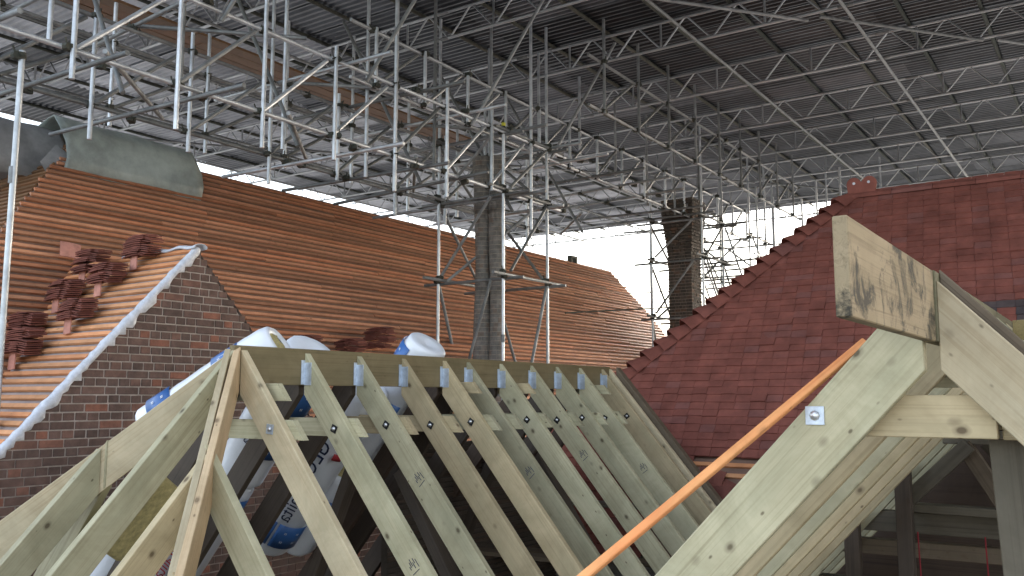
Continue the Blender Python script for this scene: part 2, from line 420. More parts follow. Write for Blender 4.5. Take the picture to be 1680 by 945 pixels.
# ------------------------------------------------------------------ tile stacks
def tile_mesh(mat, L=.265, w=.165, t=.011, camber=.007):
    v, f = [], []
    nx = 3
    for i in range(nx+1):
        x = -L/2 + L*i/nx; s = camber*(1-(2*i/nx-1)**2)
        for y in (-w/2, w/2):
            v += [(x, y, s-t/2), (x, y, s+t/2)]
    for i in range(nx):
        a = 4*i; b = a+4
        f += [(a, b, b+2, a+2), (a+1, a+3, b+3, b+1), (a, a+1, b+1, b), (a+2, b+2, b+3, a+3)]
    f += [(0, 2, 3, 1), (4*nx, 4*nx+1, 4*nx+3, 4*nx+2)]
    return mesh_py('tile', v, f, mat)
ME_STACK = tile_mesh('tile_new'); ME_PINK = tile_mesh('tile_pink')
def tile_stack(p, label, n=13, group='tile stacks loaded on the battened slopes', prop=True, tilt=.02, w=1.0, mat=None):
    s = thing('tile_stack', label, 'tile stack', p, group)
    p = Vector(p); a0 = R.uniform(-.1, .1)
    ht = n*.0185
    for k in range(n):
        h = .012 + k*.0205; q = k/(n-1); wd = .060*(sin(pi*(.12+.76*q))**.7)
        for sgn in (-1, 1):
            if R.random() < .06: continue
            dx = sgn*wd + R.uniform(-.018, .018); dy = -.05 + .05*q + R.uniform(-.012, .012)
            mw = (Matrix.Translation(p + Vector((dx*w, dy + sgn*.012, .09+h+sgn*.003))) @ Matrix.Rotation(a0 + R.uniform(-.05, .05), 4, 'Z')
                  @ Matrix.Rotation(tilt + sgn*.09 + R.uniform(-.02, .02), 4, 'Y') @ Matrix.Rotation(.10 + R.uniform(-.03, .03), 4, 'X'))
            link('tile', ME_STACK, s, mw)
    if prop:
        mw = Matrix.Translation(p + Vector((-.04, -.09, .03))) @ Matrix.Rotation(-.1, 4, 'Y') @ Matrix.Diagonal((.42, 1, 1, 1)) @ Matrix.Rotation(pi/2-.1, 4, 'X')
        link('prop_tile', ME_PINK, s, mw)
    return s
SP = [((-8.27, 5.47), 'highest tile stack on the battened slope, nearest the gable peak'),
      ((-9.01, 5.36), 'tile stack in the valley, second highest and left of the peak stack'),
      ((-8.44, 5.20), 'tile stack just below the peak stack, with tall pale prop tile'),
      ((-8.95, 5.06), 'tile stack in the valley below the square pink tile'),
      ((-8.28, 4.82), 'tile stack at mid slope nearest the pale verge'),
      ((-9.0, 4.72), 'small tile stack low in the valley at the left edge'),
      ((-8.63, 4.50), 'lowest tile stack at the left edge of the photo')]
for (x, y), lb in SP:
    pz = gs(x, y).z
    tile_stack((x, y, pz+.02), lb, n=R.choice((10, 11, 12)))
p = Vector((-9.82, 5.53, 1.60))
o = link('loose_tile', tile_mesh('tile_pink', .22, .2), None, frame(p + N1*.075, (.25, 1, -.12), Vector((.86, -.25, .45)))); tag(o, 'single square pink tile propped on the battens above the stacks', 'tile')
tile_stack((-9.0, 9.85, .62), 'dark mound of tiles showing above the middle of the ridge board', n=15, prop=False, w=2, group=None)
tile_stack((-8.96, 9.2, .50), 'low row of tiles just left of the dark tile mound', n=11, prop=False, w=2, group=None)
tile_stack((-8.96, 8.35, .50), 'low row of dark tiles beside the top of the insulation roll', n=11, prop=False, w=2, group=None)

# ------------------------------------------------------------------ tarpaulin over the ridge
def drape(name, y0, y1, prof, mat, label, ny=22, amp=.02):
    V, F = [], []; m = len(prof)
    for i in range(ny+1):
        t = i/ny; y = y0+(y1-y0)*t
        for k, (x, z) in enumerate(prof):
            edge = .10*R.random() if k in (0, m-1) else 0
            V.append((x + amp*sin(y*5+k*.8), y + (.05*sin(k*1.3) if i in (0, ny) else 0), z + amp*sin(y*7+k*1.7)*.7 - edge*.3))
    for i in range(ny):
        for k in range(m-1): F.append((i*m+k, i*m+k+1, (i+1)*m+k+1, (i+1)*m+k))
    o = link(name, mesh_py(name, V, F, mat, True)); s = o.modifiers.new('thick', 'SOLIDIFY'); s.thickness = .008
    return tag(o, label, 'tarpaulin')
RX = long_x(RZ)
barrel = [(RX+.43, 2.82), (RX+.42, 3.0), (RX+.40, 3.2), (RX+.34, 3.40), (RX+.24, 3.53), (RX+.1, 3.60), (RX-.1, 3.60), (RX-.28, 3.52), (RX-.42, 3.3), (RX-.55, 2.9)]
drape('tarpaulin', 5.98, 8.02, barrel, 'tarp', 'mottled green tarpaulin wrapped over the left end of the long ridge', amp=.008)
barrel2 = [(x-.1+.06*(3.6-z), z-.04-.02) for x, z in barrel]
o = drape('tarpaulin', 4.4, 6.3, [(x-.35, z) for x, z in barrel2], 'tarp_grey', 'grey tarpaulin left of the green one, at the photo edge')
fl = link('hem_flap', mesh_py('hem_flap', [(RX+.35, 6.25, 2.95), (RX+.5, 5.85, 2.55), (RX+.3, 5.75, 2.9), (RX+.2, 6.0, 3.2)], [(0, 1, 2, 3)], 'tarp_grey'), o)

# ------------------------------------------------------------------ right tiled roof
P2 = radians(50); C2 = 7.1
N2 = Vector((0, -sin(P2), cos(P2)))
def ry(z): return (C2 + cos(P2)*z)/sin(P2)
def hipx(z): return -2.65 - (2.40 - z)*.985
RT, RE = 2.42, -1.5
rr = thing('tiled_roof', 'dark red plain-tiled hipped roof on the right with bonnet hip tiles', 'roof', (0, 11, -6))
yb = 2*ry(RT) - ry(RE)
link('roof_body', mesh_py('roof_body', [(hipx(RE), ry(RE), RE), (5, ry(RE), RE), (5, ry(RT), RT), (hipx(RT), ry(RT), RT), (hipx(RE), yb, RE), (5, yb, RE),
     (hipx(RE)+.3, ry(RE)+.3, RE), (5, ry(RE)+.3, RE), (hipx(RE)+.3, ry(RE)+.3, -6), (5, ry(RE)+.3, -6)],
     [(0, 1, 2, 3), (0, 3, 4), (3, 2, 5, 4), (0, 6, 7, 1), (6, 8, 9, 7)], 'membrane'), rr)
TV = [tile_mesh('tile', .162, .265, .018, c) for c in (.001, .002, .004)]
TD = tile_mesh('tile_dark', .163, .265, .013, .004)
S2 = Vector((0, -cos(P2), -sin(P2)))
cand = []; z = RT - .02; row = 0
while z > RE + .05:
    x = hipx(z) + .10 + (.0825 if row % 2 else 0)
    while x < 3.2:
        bare = z < -.52 and -3.95 < x < -2.6 and (z < -.60 or x > -3.6)
        if not bare: cand.append((x, z, row))
        x += .1655
    z -= .1*sin(P2); row += 1
RTK = TILT
def pix(P):
    r = P.x*cos(YAW) + P.y*sin(YAW); f = -P.x*sin(YAW) + P.y*cos(YAW)
    zz = f*cos(TILT) + P.z*sin(TILT); yy = -f*sin(TILT) + P.z*cos(TILT)
    return 840 + 1480*r/zz, 472.5 - 1480*yy/zz, zz
def rank(c):
    p = pix(Vector((c[0], ry(c[1]), c[1])))
    hid = p[0] > 1690 or p[1] > 800 or p[0] > 1390 + (560-p[1])*.0 and p[1] > 560 or (p[0] < 1010)
    hid = hid or (p[1] > 560 and p[0] > 1430 - (p[1]-560)*.85)
    return (hid, p[2])
cand.sort(key=rank)
V, F = [], []
for k, (x, z, row) in enumerate(cand):
    c = Vector((x, ry(z), z)) + N2*(.028 + R.uniform(-.002, .003) + (.012 if R.random() < .03 else 0)) + S2*(.005*sin(x*2.1+row*1.7) + R.uniform(-.004, .004))
    mw = frame(c, Vector((1, 0, R.uniform(-.014, .014))), N2) @ Matrix.Rotation(-.105 + R.uniform(-.022, .022), 4, 'X') @ Matrix.Rotation(R.uniform(-.02, .02), 4, 'Y')
    # local Y points up the slope; the lower edge is lifted by the tilt
    dark = (-1.35 < x < .3 and .70 < z < .98 and R.random() < .8)
    me = TD if dark else R.choice(TV)
    if k < 300 or dark: link('tile', me, rr, mw)
    else:
        n = len(V); V += [tuple(mw @ vv.co) for vv in me.vertices]; F += [tuple(n+i for i in pl.vertices) for pl in me.polygons]
o = link('tiling', mesh_py('tiling', V, F, 'tile'), rr); o['kind'] = 'stuff'
# bonnet tiles up the hip
V, F = [], []
seg = 7
for j, (t, sp, lift) in enumerate(((0, .17, .10), (.30, .08, .01))):
    for th in (0, -.013):
        for k in range(seg):
            a = -1 + 2*k/(seg-1)
            V.append((t, a*sp, lift + th - abs(a)**1.6*sp*.75))
def bi(j, th, k): return (j*2+th)*seg + k
for k in range(seg-1):
    F += [(bi(0, 0, k), bi(0, 0, k+1), bi(1, 0, k+1), bi(1, 0, k)), (bi(0, 1, k), bi(1, 1, k), bi(1, 1, k+1), bi(0, 1, k+1)),
          (bi(0, 0, k), bi(0, 1, k), bi(0, 1, k+1), bi(0, 0, k+1)), (bi(1, 0, k), bi(1, 0, k+1), bi(1, 1, k+1), bi(1, 1, k))]
for j_k in (0, seg-1): F.append((bi(0, 0, j_k), bi(1, 0, j_k), bi(1, 1, j_k), bi(0, 1, j_k)))
ME_BON = mesh_py('bonnet_tile', V, F, 'tile')
hd = Vector((.985, sin(P2)**-1*cos(P2), 1)).normalized()
z = RT - .06
while z > RE:
    p = Vector((hipx(z), ry(z), z)) - hd*.10
    link('bonnet_tile', ME_BON, rr, frame(p + Vector((-.03, -.03, .03)), hd + Vector((R.uniform(-.03, .03), R.uniform(-.03, .03), -.06)), Vector((-.45, -.5, .7)))); z -= .125
# ridge tiles and the two-lobed finial tile
for k in range(16):
    x = hipx(RT) + .25 + k*.45
    V, F = [], []
    for xx in (-.222, .222):
        for kk in range(7):
            a = pi*kk/6; V.append((xx, cos(a)*.12, sin(a)*.085)); 
        for kk in range(7):
            a = pi*kk/6; V.append((xx, cos(a)*.105, sin(a)*.07))
    for kk in range(6): F += [(kk, kk+1, 15+kk, 14+kk), (7+kk, 21+kk, 22+kk, 8+kk), (kk, 7+kk, 8+kk, kk+1), (14+kk, 15+kk, 22+kk, 21+kk)]
    link('ridge_tile', mesh_py('ridge_tile', V, F, 'tile'), rr, Matrix.Translation((x, ry(RT)+.02, RT-.02)) @ Matrix.Rotation(R.uniform(-.01, .01), 4, 'Y'))
prof = [(-.17, -.16), (.17, -.16), (.16, .02), (.175, .09)]
prof += [(.09 + .085*cos(a), .10 + .085*sin(a)) for a in [radians(10+20*k) for k in range(8)]]
prof += [(0, .12)] + [(-.09 + .085*cos(a), .10 + .085*sin(a)) for a in [radians(30+20*k) for k in range(8)]] + [(-.165, .02)]
fin = link('crest_tile', prism_mesh('crest_tile', prof, -.02, .02, 'tile', .004), rr, Matrix.Translation((-2.50, ry(RT)-.02, RT+.06)))
fin['label'] = 'crest tile with two rounded lobes and two holes'
for s in (-1, 1):
    V, F = [], []; add_cyl(V, F, (0, -.024, 0), (0, .024, 0), .017, 10)
    link('peg_hole', mesh_py('peg_hole', V, F, 'lead'), fin, Matrix.Translation((-2.50+s*.085, ry(RT)-.02, RT+.17)))
# bare patch: battens and slipped tiles
for k in range(5):
    z = -.58 - k*.095
    me, L = batten_mesh(1.5, 'batten_bright'); link('batten', me, rr, frame(Vector((-3.95, ry(z), z)) + N2*.016, (1, 0, 0), N2))
pl = thing('tile_heap', 'heap of slipped broken tiles below the bare battens', 'tiles', (-3.7, 8.5, -.95))
for k in range(26):
    x = -3.95 + R.random()*.75; z = -.80 - R.random()*.35
    c = Vector((x, ry(z), z)) + N2*R.uniform(.04, .12)
    link('tile', ME_STACK, pl, frame(c, Vector((1, R.uniform(-.5, .5), R.uniform(-.4, .4))), N2 + Vector((R.uniform(-.4, .4), R.uniform(-.4, .4), 0))))

# ------------------------------------------------------------------ foreground hip roof frame
X0, ZT, PH = -4.25, .30, radians(50)
hip = thing('hip_roof_frame', 'new pale timber hip roof frame with ridge board and sloping rafters', 'roof frame', (X0, 5.5, -2.7))
YR0, YR1 = 3.40, 7.98
rid = board('ridge_board', (X0, YR0, ZT-.1125), (X0, YR1, ZT-.1125), .047, .225, 'ridge_old', hip)
def rafter(name, origin, hdir, pitch, d, w, L, mat, parent, cut=None):
    """plumb-cut rafter: origin is the top outer corner, hdir the plan direction it falls towards"""
    hdir = Vector((hdir[0], hdir[1], 0)).normalized()
    x = hdir*cos(pitch) + Vector((0, 0, -sin(pitch))); zz = hdir*sin(pitch) + Vector((0, 0, cos(pitch)))
    c = d*tan(pitch)
    me = prism_mesh(name, [(0, 0), (c, -d), (L, -d), (L, 0)], -w/2, w/2, mat, .003)
    return link(name, me, parent, frame(origin, x, zz))
RD, RW = .165, .047
YS = [3.963, 4.425, 4.874, 5.337, 5.634, 6.081, 6.54, 6.962, 7.379, 7.82]
ME_DOME = None
V, F = [], []
for j in range(4):
    a = pi/2*j/3
    for k in range(8): V.append((.014*cos(a)*cos(pi/4*k), -.011*sin(a), .014*cos(a)*sin(pi/4*k)))
for j in range(3):
    for k in range(8): F.append((j*8+k, j*8+(k+1) % 8, j*8+8+(k+1) % 8, j*8+8+k))
ME_DOME = mesh_py('bolt_head', V, F, 'bolt', True)
def plate(p, parent, mat='black_plate', s=.05, rot=0, sc=1.0):
    o = link('bolt_plate', box_mesh('bolt_plate', s, .004, s, mat, .001), parent, Matrix.Translation(p) @ Matrix.Rotation(rot, 4, 'Y'))
    link('bolt_head', ME_DOME, o, Matrix.Translation(Vector(p) - Vector((0, .003, 0))) @ Matrix.Scale(sc, 4))
    return o
def collar(y, z0, z1, x_out, label=None):
    t = tan(PH)
    # ends cut to the slope
    poly = [(X0-x_out+(0), z1), (X0+x_out, z1), (X0+x_out+(z1-z0)/t, z0), (X0-x_out-(z1-z0)/t, z0)]
    me = prism_mesh('collar', poly, y-.022, y+.022, 'pine', .002)
    return link('collar', me, hip)
for i, y in enumerate([3.47] + YS):
    mat = 'pine_pale' if i == 0 else 'pine'
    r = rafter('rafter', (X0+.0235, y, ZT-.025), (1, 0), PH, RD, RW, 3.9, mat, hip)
    if i != 3: rafter('rafter', (X0-.0235, y, ZT-.025), (-1, 0), PH, RD, RW, 3.9, 'dark_wood', hip)  # far-slope rafters coloured dark, attic shade put into the wood
    zc = -.165; xo = (ZT-.025-zc)/tan(PH)
    pp = Vector((X0+.0235+xo-.10, y-RW/2-.003, zc-.01 - .012*(i % 2)))
    if i == 0: plate(pp + Vector((0, 0, 0)), r, 'galv', .055, .1)
    else: plate(pp, r, 'black_plate', .046, R.uniform(.3, .9))
    if i not in (0,):
        # joist hanger on the ridge board
        V, F = [], []
        add_box(V, F, (0, -.030, 0), .003, .045, .15); add_box(V, F, (.03, -.0235-.0015, -.01), .06, .003, .14); add_box(V, F, (0, .036, 0), .003, .022, .15)
        link('joist_hanger', mesh_py('joist_hanger', V, F, 'galv'), hip, Matrix.Translation((X0+.0235+.003, y, ZT-.145)))
    if i < 10: collar(y+.047+.001, -.235, -.125, .36+.045 + R.uniform(-.01, .02))
V, F = [], []
for k in range(5):
    add_box(V, F, (R.uniform(-.03, .03), 0, .022 - k*.011), R.uniform(.02, .045), .0012, .0045)
add_box(V, F, (0, 0, .036), .05, .0012, .004); add_box(V, F, (.035, 0, 0), .004, .0012, .06)
ME_STAMP = mesh_py('grade_stamp', V, F, 'ink')
for y, u in ((4.425, .95), (5.634, 1.0), (6.54, .9), (7.379, 1.1), (3.963, 1.5)):
    c = Vector((X0+.0235, y-RW/2-.0008, ZT-.025)) + Vector((cos(PH), 0, -sin(PH)))*u - Vector((sin(PH), 0, cos(PH)))*RD*.5
    link('grade_stamp', ME_STAMP, hip, Matrix.Translation(c) @ Matrix.Rotation(PH + R.uniform(-.15, .15), 4, 'Y'))
# a second, higher row of short ties near the far rafters
for y in (5.40, 6.14, 7.44):
    collar(y+.046, .03, .115, .155 + .06)
# short ear pieces beside the first rafter
collar(3.56, -.02, .08, .23)
# hips, crown rafter and jacks
TE = tan(radians(47.5))            # end slope
run = 2.75
def hipr(sx, mat, w, dz=0, off=(0, 0)):
    a = Vector((X0+off[0], YR0+.02+off[1], ZT-.02+dz)); b = Vector((X0+sx*run/tan(PH)*1.0, YR0-run/TE, ZT-.02-run+dz))
    d = (b-a); h = Vector((d.x, d.y, 0)); pit = atan2(-d.z, h.length)
    return rafter('hip_rafter', a, (h.x, h.y), pit, .20, w, d.length, mat, hip)
hipr(1, 'pine_pale', .036, .012, (.012, .010)); hipr(1, 'pine_pale', .036, .0, (-.026, -.026))
hipr(-1, 'pine_pale', .04)
rafter('crown_rafter', (X0, YR0, ZT-.03), (0, -1), radians(47.5), RD, RW, 3.9, 'pine', hip)
for k in (.46, .92, 1.40, 1.85):
    # jacks on the end slope, left and right of the crown rafter
    for s in (-1, 1):
        z = ZT-.03 - k*tan(PH); yy = YR0 - k*tan(PH)/TE
        rafter('jack_rafter', (X0+s*k, yy, z), (0, -1), radians(47.5), RD, RW, max(.6, 3.9-k*1.6), 'pine', hip)
    for s in (-1, 1):
        z = ZT-.03 - k*TE*1.0; xx = X0 + s*k*TE/tan(PH)
        rafter('jack_rafter', (xx, YR0-k, z), (s, 0), PH, RD, RW, max(.6, 3.9-k*1.5), 'pine', hip)
# far trimmer with old bark edge, and wall plates
rafter('barge_rafter', (X0+.0235, 7.98, ZT-.02), (1, 0), PH, RD, .05, 3.9, 'pine_pale', hip)
rafter('rough_board', (X0+.05, 8.10, ZT+.0), (1, 0), PH, .14, .09, 2.1, 'old_wood', hip)
for s in (1, -1):
    board('wall_plate', (X0+s*2.35, .2, -2.62), (X0+s*2.35, 8.1, -2.62), .1, .1, 'old_wood', hip)
# attic floor, joists and stored boards
fl = link('floor', mesh_py('floor', [(X0-2.6, .2, -2.72), (X0+2.6, .2, -2.72), (X0+2.6, 8.3, -2.72), (X0-2.6, 8.3, -2.72)], [(0, 1, 2, 3)], 'floor')); struct(fl)
lw = thing('attic_wall', 'dark masonry attic walls under the hip rafters', 'wall', (X0, 8.4, -6))
for (a, b, c, d_) in ((X0-2.6, .1, X0-2.45, 8.4), (X0+2.45, .1, X0+2.6, 8.4), (X0-2.6, 8.3, X0+2.6, 8.45), (X0-2.6, 0, X0+2.6, .15)):
    V, F = [], []; add_box(V, F, ((a+c)/2, (b+d_)/2, -4.35), c-a, d_-b, 3.28); link('masonry', mesh_py('masonry', V, F, 'chimney'), lw)
V, F = [], []; add_box(V, F, (X0, 8.37, -1.9), 3.4, .14, 1.7); link('masonry', mesh_py('masonry', V, F, 'chimney'), lw)
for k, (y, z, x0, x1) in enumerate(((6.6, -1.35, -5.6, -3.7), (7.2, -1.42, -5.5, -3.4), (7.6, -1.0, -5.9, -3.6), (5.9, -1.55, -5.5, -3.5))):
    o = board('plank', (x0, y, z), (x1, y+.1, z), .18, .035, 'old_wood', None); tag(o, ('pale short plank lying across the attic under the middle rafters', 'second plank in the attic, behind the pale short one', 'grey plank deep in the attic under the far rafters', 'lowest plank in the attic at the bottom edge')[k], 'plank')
lp = thing('added_lath_screen', 'added lath and plaster screen that keeps the attic interior dark', 'partition', (-5.05, 6.8, -2.7))
V, F = [], []; add_box(V, F, (-5.08, 6.95, -1.55), .06, 2.6, 2.3); link('plaster', mesh_py('plaster', V, F, 'floor'), lp)  # added screen: hides the far rafters so the attic reads dark
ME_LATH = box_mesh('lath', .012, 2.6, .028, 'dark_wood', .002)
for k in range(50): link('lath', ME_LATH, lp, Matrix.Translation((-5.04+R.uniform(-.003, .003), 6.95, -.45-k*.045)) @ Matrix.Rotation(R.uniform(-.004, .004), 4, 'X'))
qv = []; qf = []
ny, nx = 46, 20
for i in range(ny+1):
    for j in range(nx+1):
        y = 1.5 + 6.6*i/ny; x = X0 - 2.3 + 4.6*j/nx
        qv.append((x, y, -2.52 + .07*sin(y*14 + sin(x*3)*1.5) + R.uniform(-.03, .03)))
for i in range(ny):
    for j in range(nx): a = i*(nx+1)+j; qf.append((a, a+1, a+nx+2, a+nx+1))
tag(link('insulation_quilt', mesh_py('insulation_quilt', qv, qf, 'quilt')), 'dark crumpled quilt lying over the attic floor', 'quilt')
for k, y in enumerate((4.65, 6.4)):
    o = board('tie_beam', (X0-2.3, y, -1.75), (X0+2.3, y, -1.75), .12, .2, 'dark_wood', None)
    tag(o, ('dark old tie beam under the middle rafters', 'dark old tie beam under the far rafters')[k], 'beam', 'old tie beams in the attic')
    board('strut', (X0-.9, y+.13, -1.7), (X0-.3, y+.13, -.4), .08, .1, 'dark_wood', o, (0, 1, 0)); board('strut', (X0+.9, y+.13, -1.7), (X0+.1, y+.13, -.5), .08, .1, 'dark_wood', o, (0, 1, 0))

# ------------------------------------------------------------------ insulation rolls on the far slope
NX = Vector((-sin(PH), 0, cos(PH))); SX = Vector((-cos(PH), 0, -sin(PH)))
def text_mesh(txt, size):
    cu = bpy.data.curves.new('t', 'FONT'); cu.body = txt; cu.size = size; cu.align_x = 'CENTER'; cu.align_y = 'CENTER'; cu.resolution_u = 3
    ob = bpy.data.objects.new('t', cu); COL.objects.link(ob)
    dg = bpy.context.evaluated_depsgraph_get(); dg.update()
    me = bpy.data.meshes.new_from_object(ob.evaluated_get(dg)); bpy.data.objects.remove(ob); bpy.data.curves.remove(cu)
    return me
def roll(y, u0, L, label, r=.17, marks=(), base=None, axis=None, wool=True):
    base = base or Vector((X0, y, ZT)) + NX*(r+.02) + SX*u0
    t = thing('insulation_roll', label, 'insulation roll', tuple(base), 'wrapped insulation rolls on the far slope')
    mw = frame(base, axis or SX, NX)
    toc = mw.inverted().to_3x3() @ (-(base + (axis or SX).normalized()*L*.5)); AC = math.degrees(atan2(toc.z, toc.y))
    t['ac'] = AC
    def cyl(x, ang, rr): return (x, rr*cos(ang), rr*sin(ang))
    V, F = [], []; nx, na = 18, 28
    prof = ([(0, .60), (-.02, .80), (-.005, .93), (.04, 1.0)] if wool else [(.012, .02), (-.004, .5), (-.008, .86), (.004, .95), (.04, 1.0)]) + [(L*k/nx, 1.0) for k in range(1, nx)] + [(L-.02, .99), (L, .92), (L+.006, .6), (L-.012, .02)]
    for i, (x, f_) in enumerate(prof):
        for k in range(na):
            a = 2*pi*k/na; w = 1 + .03*sin(2*a+x*4+y) + .014*sin(5*a+x*17) + R.uniform(-.012, .012)
            c_ = cyl(x, a, r*f_*w); V.append((c_[0], c_[1]*1.04, c_[2]*(.90+.05*sin(x*6+y*3))))
    m_ = len(prof)
    for i in range(m_-1):
        for k in range(na): F.append((i*na+k, i*na+(k+1) % na, (i+1)*na+(k+1) % na, (i+1)*na+k))
    link('wrap', mesh_py('wrap', V, F, 'plastic', True), t, mw)
    V, F = [], []
    for j in range(7 if wool else 0):
        for k in range(24):
            a = 2*pi*k/24; V.append(cyl(.012 + R.uniform(-.006, .010) - .012*(j % 2), a + j*.1, r*.66*j/6+.001))
    for j in range(6 if wool else 0):
        for k in range(24): F.append((j*24+k, j*24+(k+1) % 24, (j+1)*24+(k+1) % 24, (j+1)*24+k))
    if wool: link('wool', mesh_py('wool', V, F, 'wool', True), t, mw)
    def patch(name, x0, x1, a_0, a_1, mat, rr=.005):
        V, F = [], []; na_ = 10
        for i in range(3):
            for k in range(na_+1):
                V.append(cyl(x0+(x1-x0)*i/2, a_0+(a_1-a_0)*k/na_, r*1.03+rr))
        for i in range(2):
            for k in range(na_): F.append((i*(na_+1)+k, i*(na_+1)+k+1, (i+1)*(na_+1)+k+1, (i+1)*(na_+1)+k))
        o = link(name, mesh_py(name, V, F, mat, True), t, mw); s = o.modifiers.new('s', 'SOLIDIFY'); s.thickness = .002; return o
    for (x0, x1, aa, ab) in marks:
        aa += AC; ab += AC; pt = patch('blue_panel', x0, x1, radians(aa), radians(ab), 'blue')
        for i in range(2):
            for j in range(2):
                xc = x0+(x1-x0)*(.3+.4*i); ac = radians(aa+(ab-aa)*(.3+.4*j)); V, F = [], []
                c = Vector(cyl(xc, ac, r*1.03+.0085)); q = Matrix.Rotation(ac-pi/2, 3, 'X')
                for s_ in (-1, 1): add_box(V, F, c + q @ Vector((0, s_*.006, 0)), .018, .005, .002, q)
                link('icon', mesh_py('icon', V, F, 'plastic'), pt, mw)
    def text(txt, size, xc, adeg, mat='ink', flip=1):
        me = text_mesh(txt, size)
        for v_ in me.vertices:
            x, h = v_.co.x, v_.co.y; a = radians(adeg+AC) + flip*h/r
            v_.co = Vector(cyl(xc + flip*x, a, r*1.03+.008))
        me.materials.clear(); me.materials.append(M[mat]); me.name = 'lettering'
        link('lettering', me, t, mw)
    return t, patch, text
roll(0, 0, 1.0, 'white roll standing highest above the ridge board by the hip apex', .155, base=Vector((-4.48, 3.95, .335)), axis=Vector((-2.5, -1.25, -1.75)), marks=((.20, .40, -10, 75), (.72, .90, -10, 75)))
t2, p2_, x2_ = roll(4.27, .16, 1.1, 'white roll with dark blue panel under the ridge, second from the hip apex', .19, wool=False, marks=((.18, .42, -75, 30), (.6, .8, -70, -10)))
x2_('uralita', .10, .62, 20)
t3, p3_, x3_ = roll(5.0, .45, 1.6, 'white roll printed GEO lying between the middle far rafters', .2, marks=((1.26, 1.48, -75, -5), (1.26, 1.48, 0, 60)))
x3_('GEO', .16, .62, 5); x3_('uralita', .14, 1.05, -5)
for q0, q1, q2 in ((.52, .58, -45), (.88, .95, 35)): p3_('red_mark', q0, q1, radians(t3['ac']+q2), radians(t3['ac']+q2+22), 'red')
t4, p4_, x4_ = roll(5.36, .02, 1.1, 'white roll poking above the ridge board beside the dark tile mound', wool=False, marks=((.06, .26, 30, 130), (.5, .7, -30, 30)))
t5, p5_, x5_ = roll(4.22, 1.28, 1.3, 'lower white roll with navy lettering at the bottom left of the attic', .2, marks=((.06, .28, -70, 50),))
x5_('GEO', .17, .55, -15); x5_('uralita', .12, .72, 20, 'red')
t6, p6_, x6_ = roll(5.30, 1.30, .8, 'lower white roll with its open yellow end facing up the slope', marks=((.2, .4, -60, 40),))
t7, p7_, x7_ = roll(3.66, 1.35, 1.2, 'white roll behind the pale hip rafter at the left', marks=((.2, .45, -60, 40),))
# yellow wool batt stuffed by the hip
V, F = [], []
add_box(V, F, (0, 0, 0), .5, .34, .12); me = mesh_py('wool_batt', V, F, 'wool')
o = link('wool_batt', me, None, frame(Vector((-4.66, 3.12, -.66)), Vector((-.4, -.6, -.7)), NX)); tag(o, 'yellow mineral wool batt showing between the hip end rafters', 'insulation')
bv = o.modifiers.new('b', 'BEVEL'); bv.width = .04; bv.segments = 3
o = link('wool_batt', me, None, frame(Vector((X0-.3, 6.0, .0)), SX, NX) @ Matrix.Scale(.6, 4)); tag(o, 'small yellow wool scrap under the ridge by the fifth rafter', 'insulation')
bv = o.modifiers.new('b', 'BEVEL'); bv.width = .04; bv.segments = 3

# ------------------------------------------------------------------ right foreground gable frame
FX, FZ, PF = -.50, .40, radians(47)
gf = thing('gable_frame', 'large timber gable frame in the right foreground with mouldy ridge end', 'roof frame', (FX, 3.3, -2.4))
rb = board('ridge_board', (FX, 2.03, FZ-.113), (FX, 3.085, FZ-.113), .034, .226, 'pine_mould', gf); rb['label'] = 'mouldy weathered ridge board end'
board('ridge_board', (FX, 3.09, FZ-.113), (FX, 6.6, FZ-.113), .047, .226, 'ridge_old', gf)
FD = .195
for k in range(9):
    y = 3.12 + .40*k
    mat = 'pine_pale' if k == 0 else 'pine'
    rl = rafter('rafter', (FX-.0235, y, FZ-.03), (-1, 0), PF, FD, .047, 3.2, 'pine', gf)
    r2 = rafter('rafter', (FX+.0235, y, FZ-.03), (1, 0), PF, FD, .047, 2.0, mat, gf)
    if k == 0: plate((-.87, y-.0275, -.06), rl, 'galv', .062, .0, 1.25)
    if k == 1:
        board('collar', (-.74, y+.05, .115), (-.22, y+.05, .115), .044, .16, 'pine', gf)
board('collar', (-.83, 3.17, -.06), (-.335, 3.17, -.06), .047, .135, 'pine', gf)
board('collar', (-.325, 3.20, -.065), (.3, 3.20, -.065), .047, .13, 'pine', gf)
board('cleat', (-.355, 3.23, -.10), (-.355, 3.23, .06), .045, .05, 'pine', gf, (1, 0, 0))
board('post', (-.325, 3.30, -.13), (-.26, 3.30, -1.6), .09, .1, 'old_wood', gf, (1, 0, 0))
rafter('edge_board', (FX+.0235, 3.19, FZ+.012), (1, 0), PF, .04, .05, 1.8, 'old_wood', gf)
for s in (-1,):
    board('wall_plate', (FX-2.1, 3.0, -2.02), (FX-2.1, 6.6, -2.02), .1, .1, 'old_wood', gf)
# old attic timbers seen through the frame
of = thing('old_attic_frame', 'dark old timber frame seen through the right gable frame', 'timber frame', (-.9, 5.5, -2))
board('tie', (-1.05, 5.5, -.605), (.4, 5.5, -.615), .12, .045, 'old_wood', of)
board('rail', (-1.6, 5.55, -.695), (.4, 5.55, -.69), .08, .115, 'old_wood', of)
board('rail', (-1.6, 5.6, -.85), (.4, 5.6, -.84), .08, .085, 'old_wood', of)
board('rail', (-1.6, 5.6, -1.08), (.4, 5.6, -1.06), .08, .085, 'old_wood', of)
board('brace', (-.72, 5.45, -.25), (-1.06, 5.45, -.58), .08, .07, 'old_wood', of, (0, 1, 0))
board('brace', (-.75, 5.47, -.25), (-.54, 5.47, -.62), .08, .075, 'old_wood', of, (0, 1, 0))
board('brace', (-.66, 5.62, -.25), (-.35, 5.62, -.62), .06, .06, 'old_wood', of, (0, 1, 0))
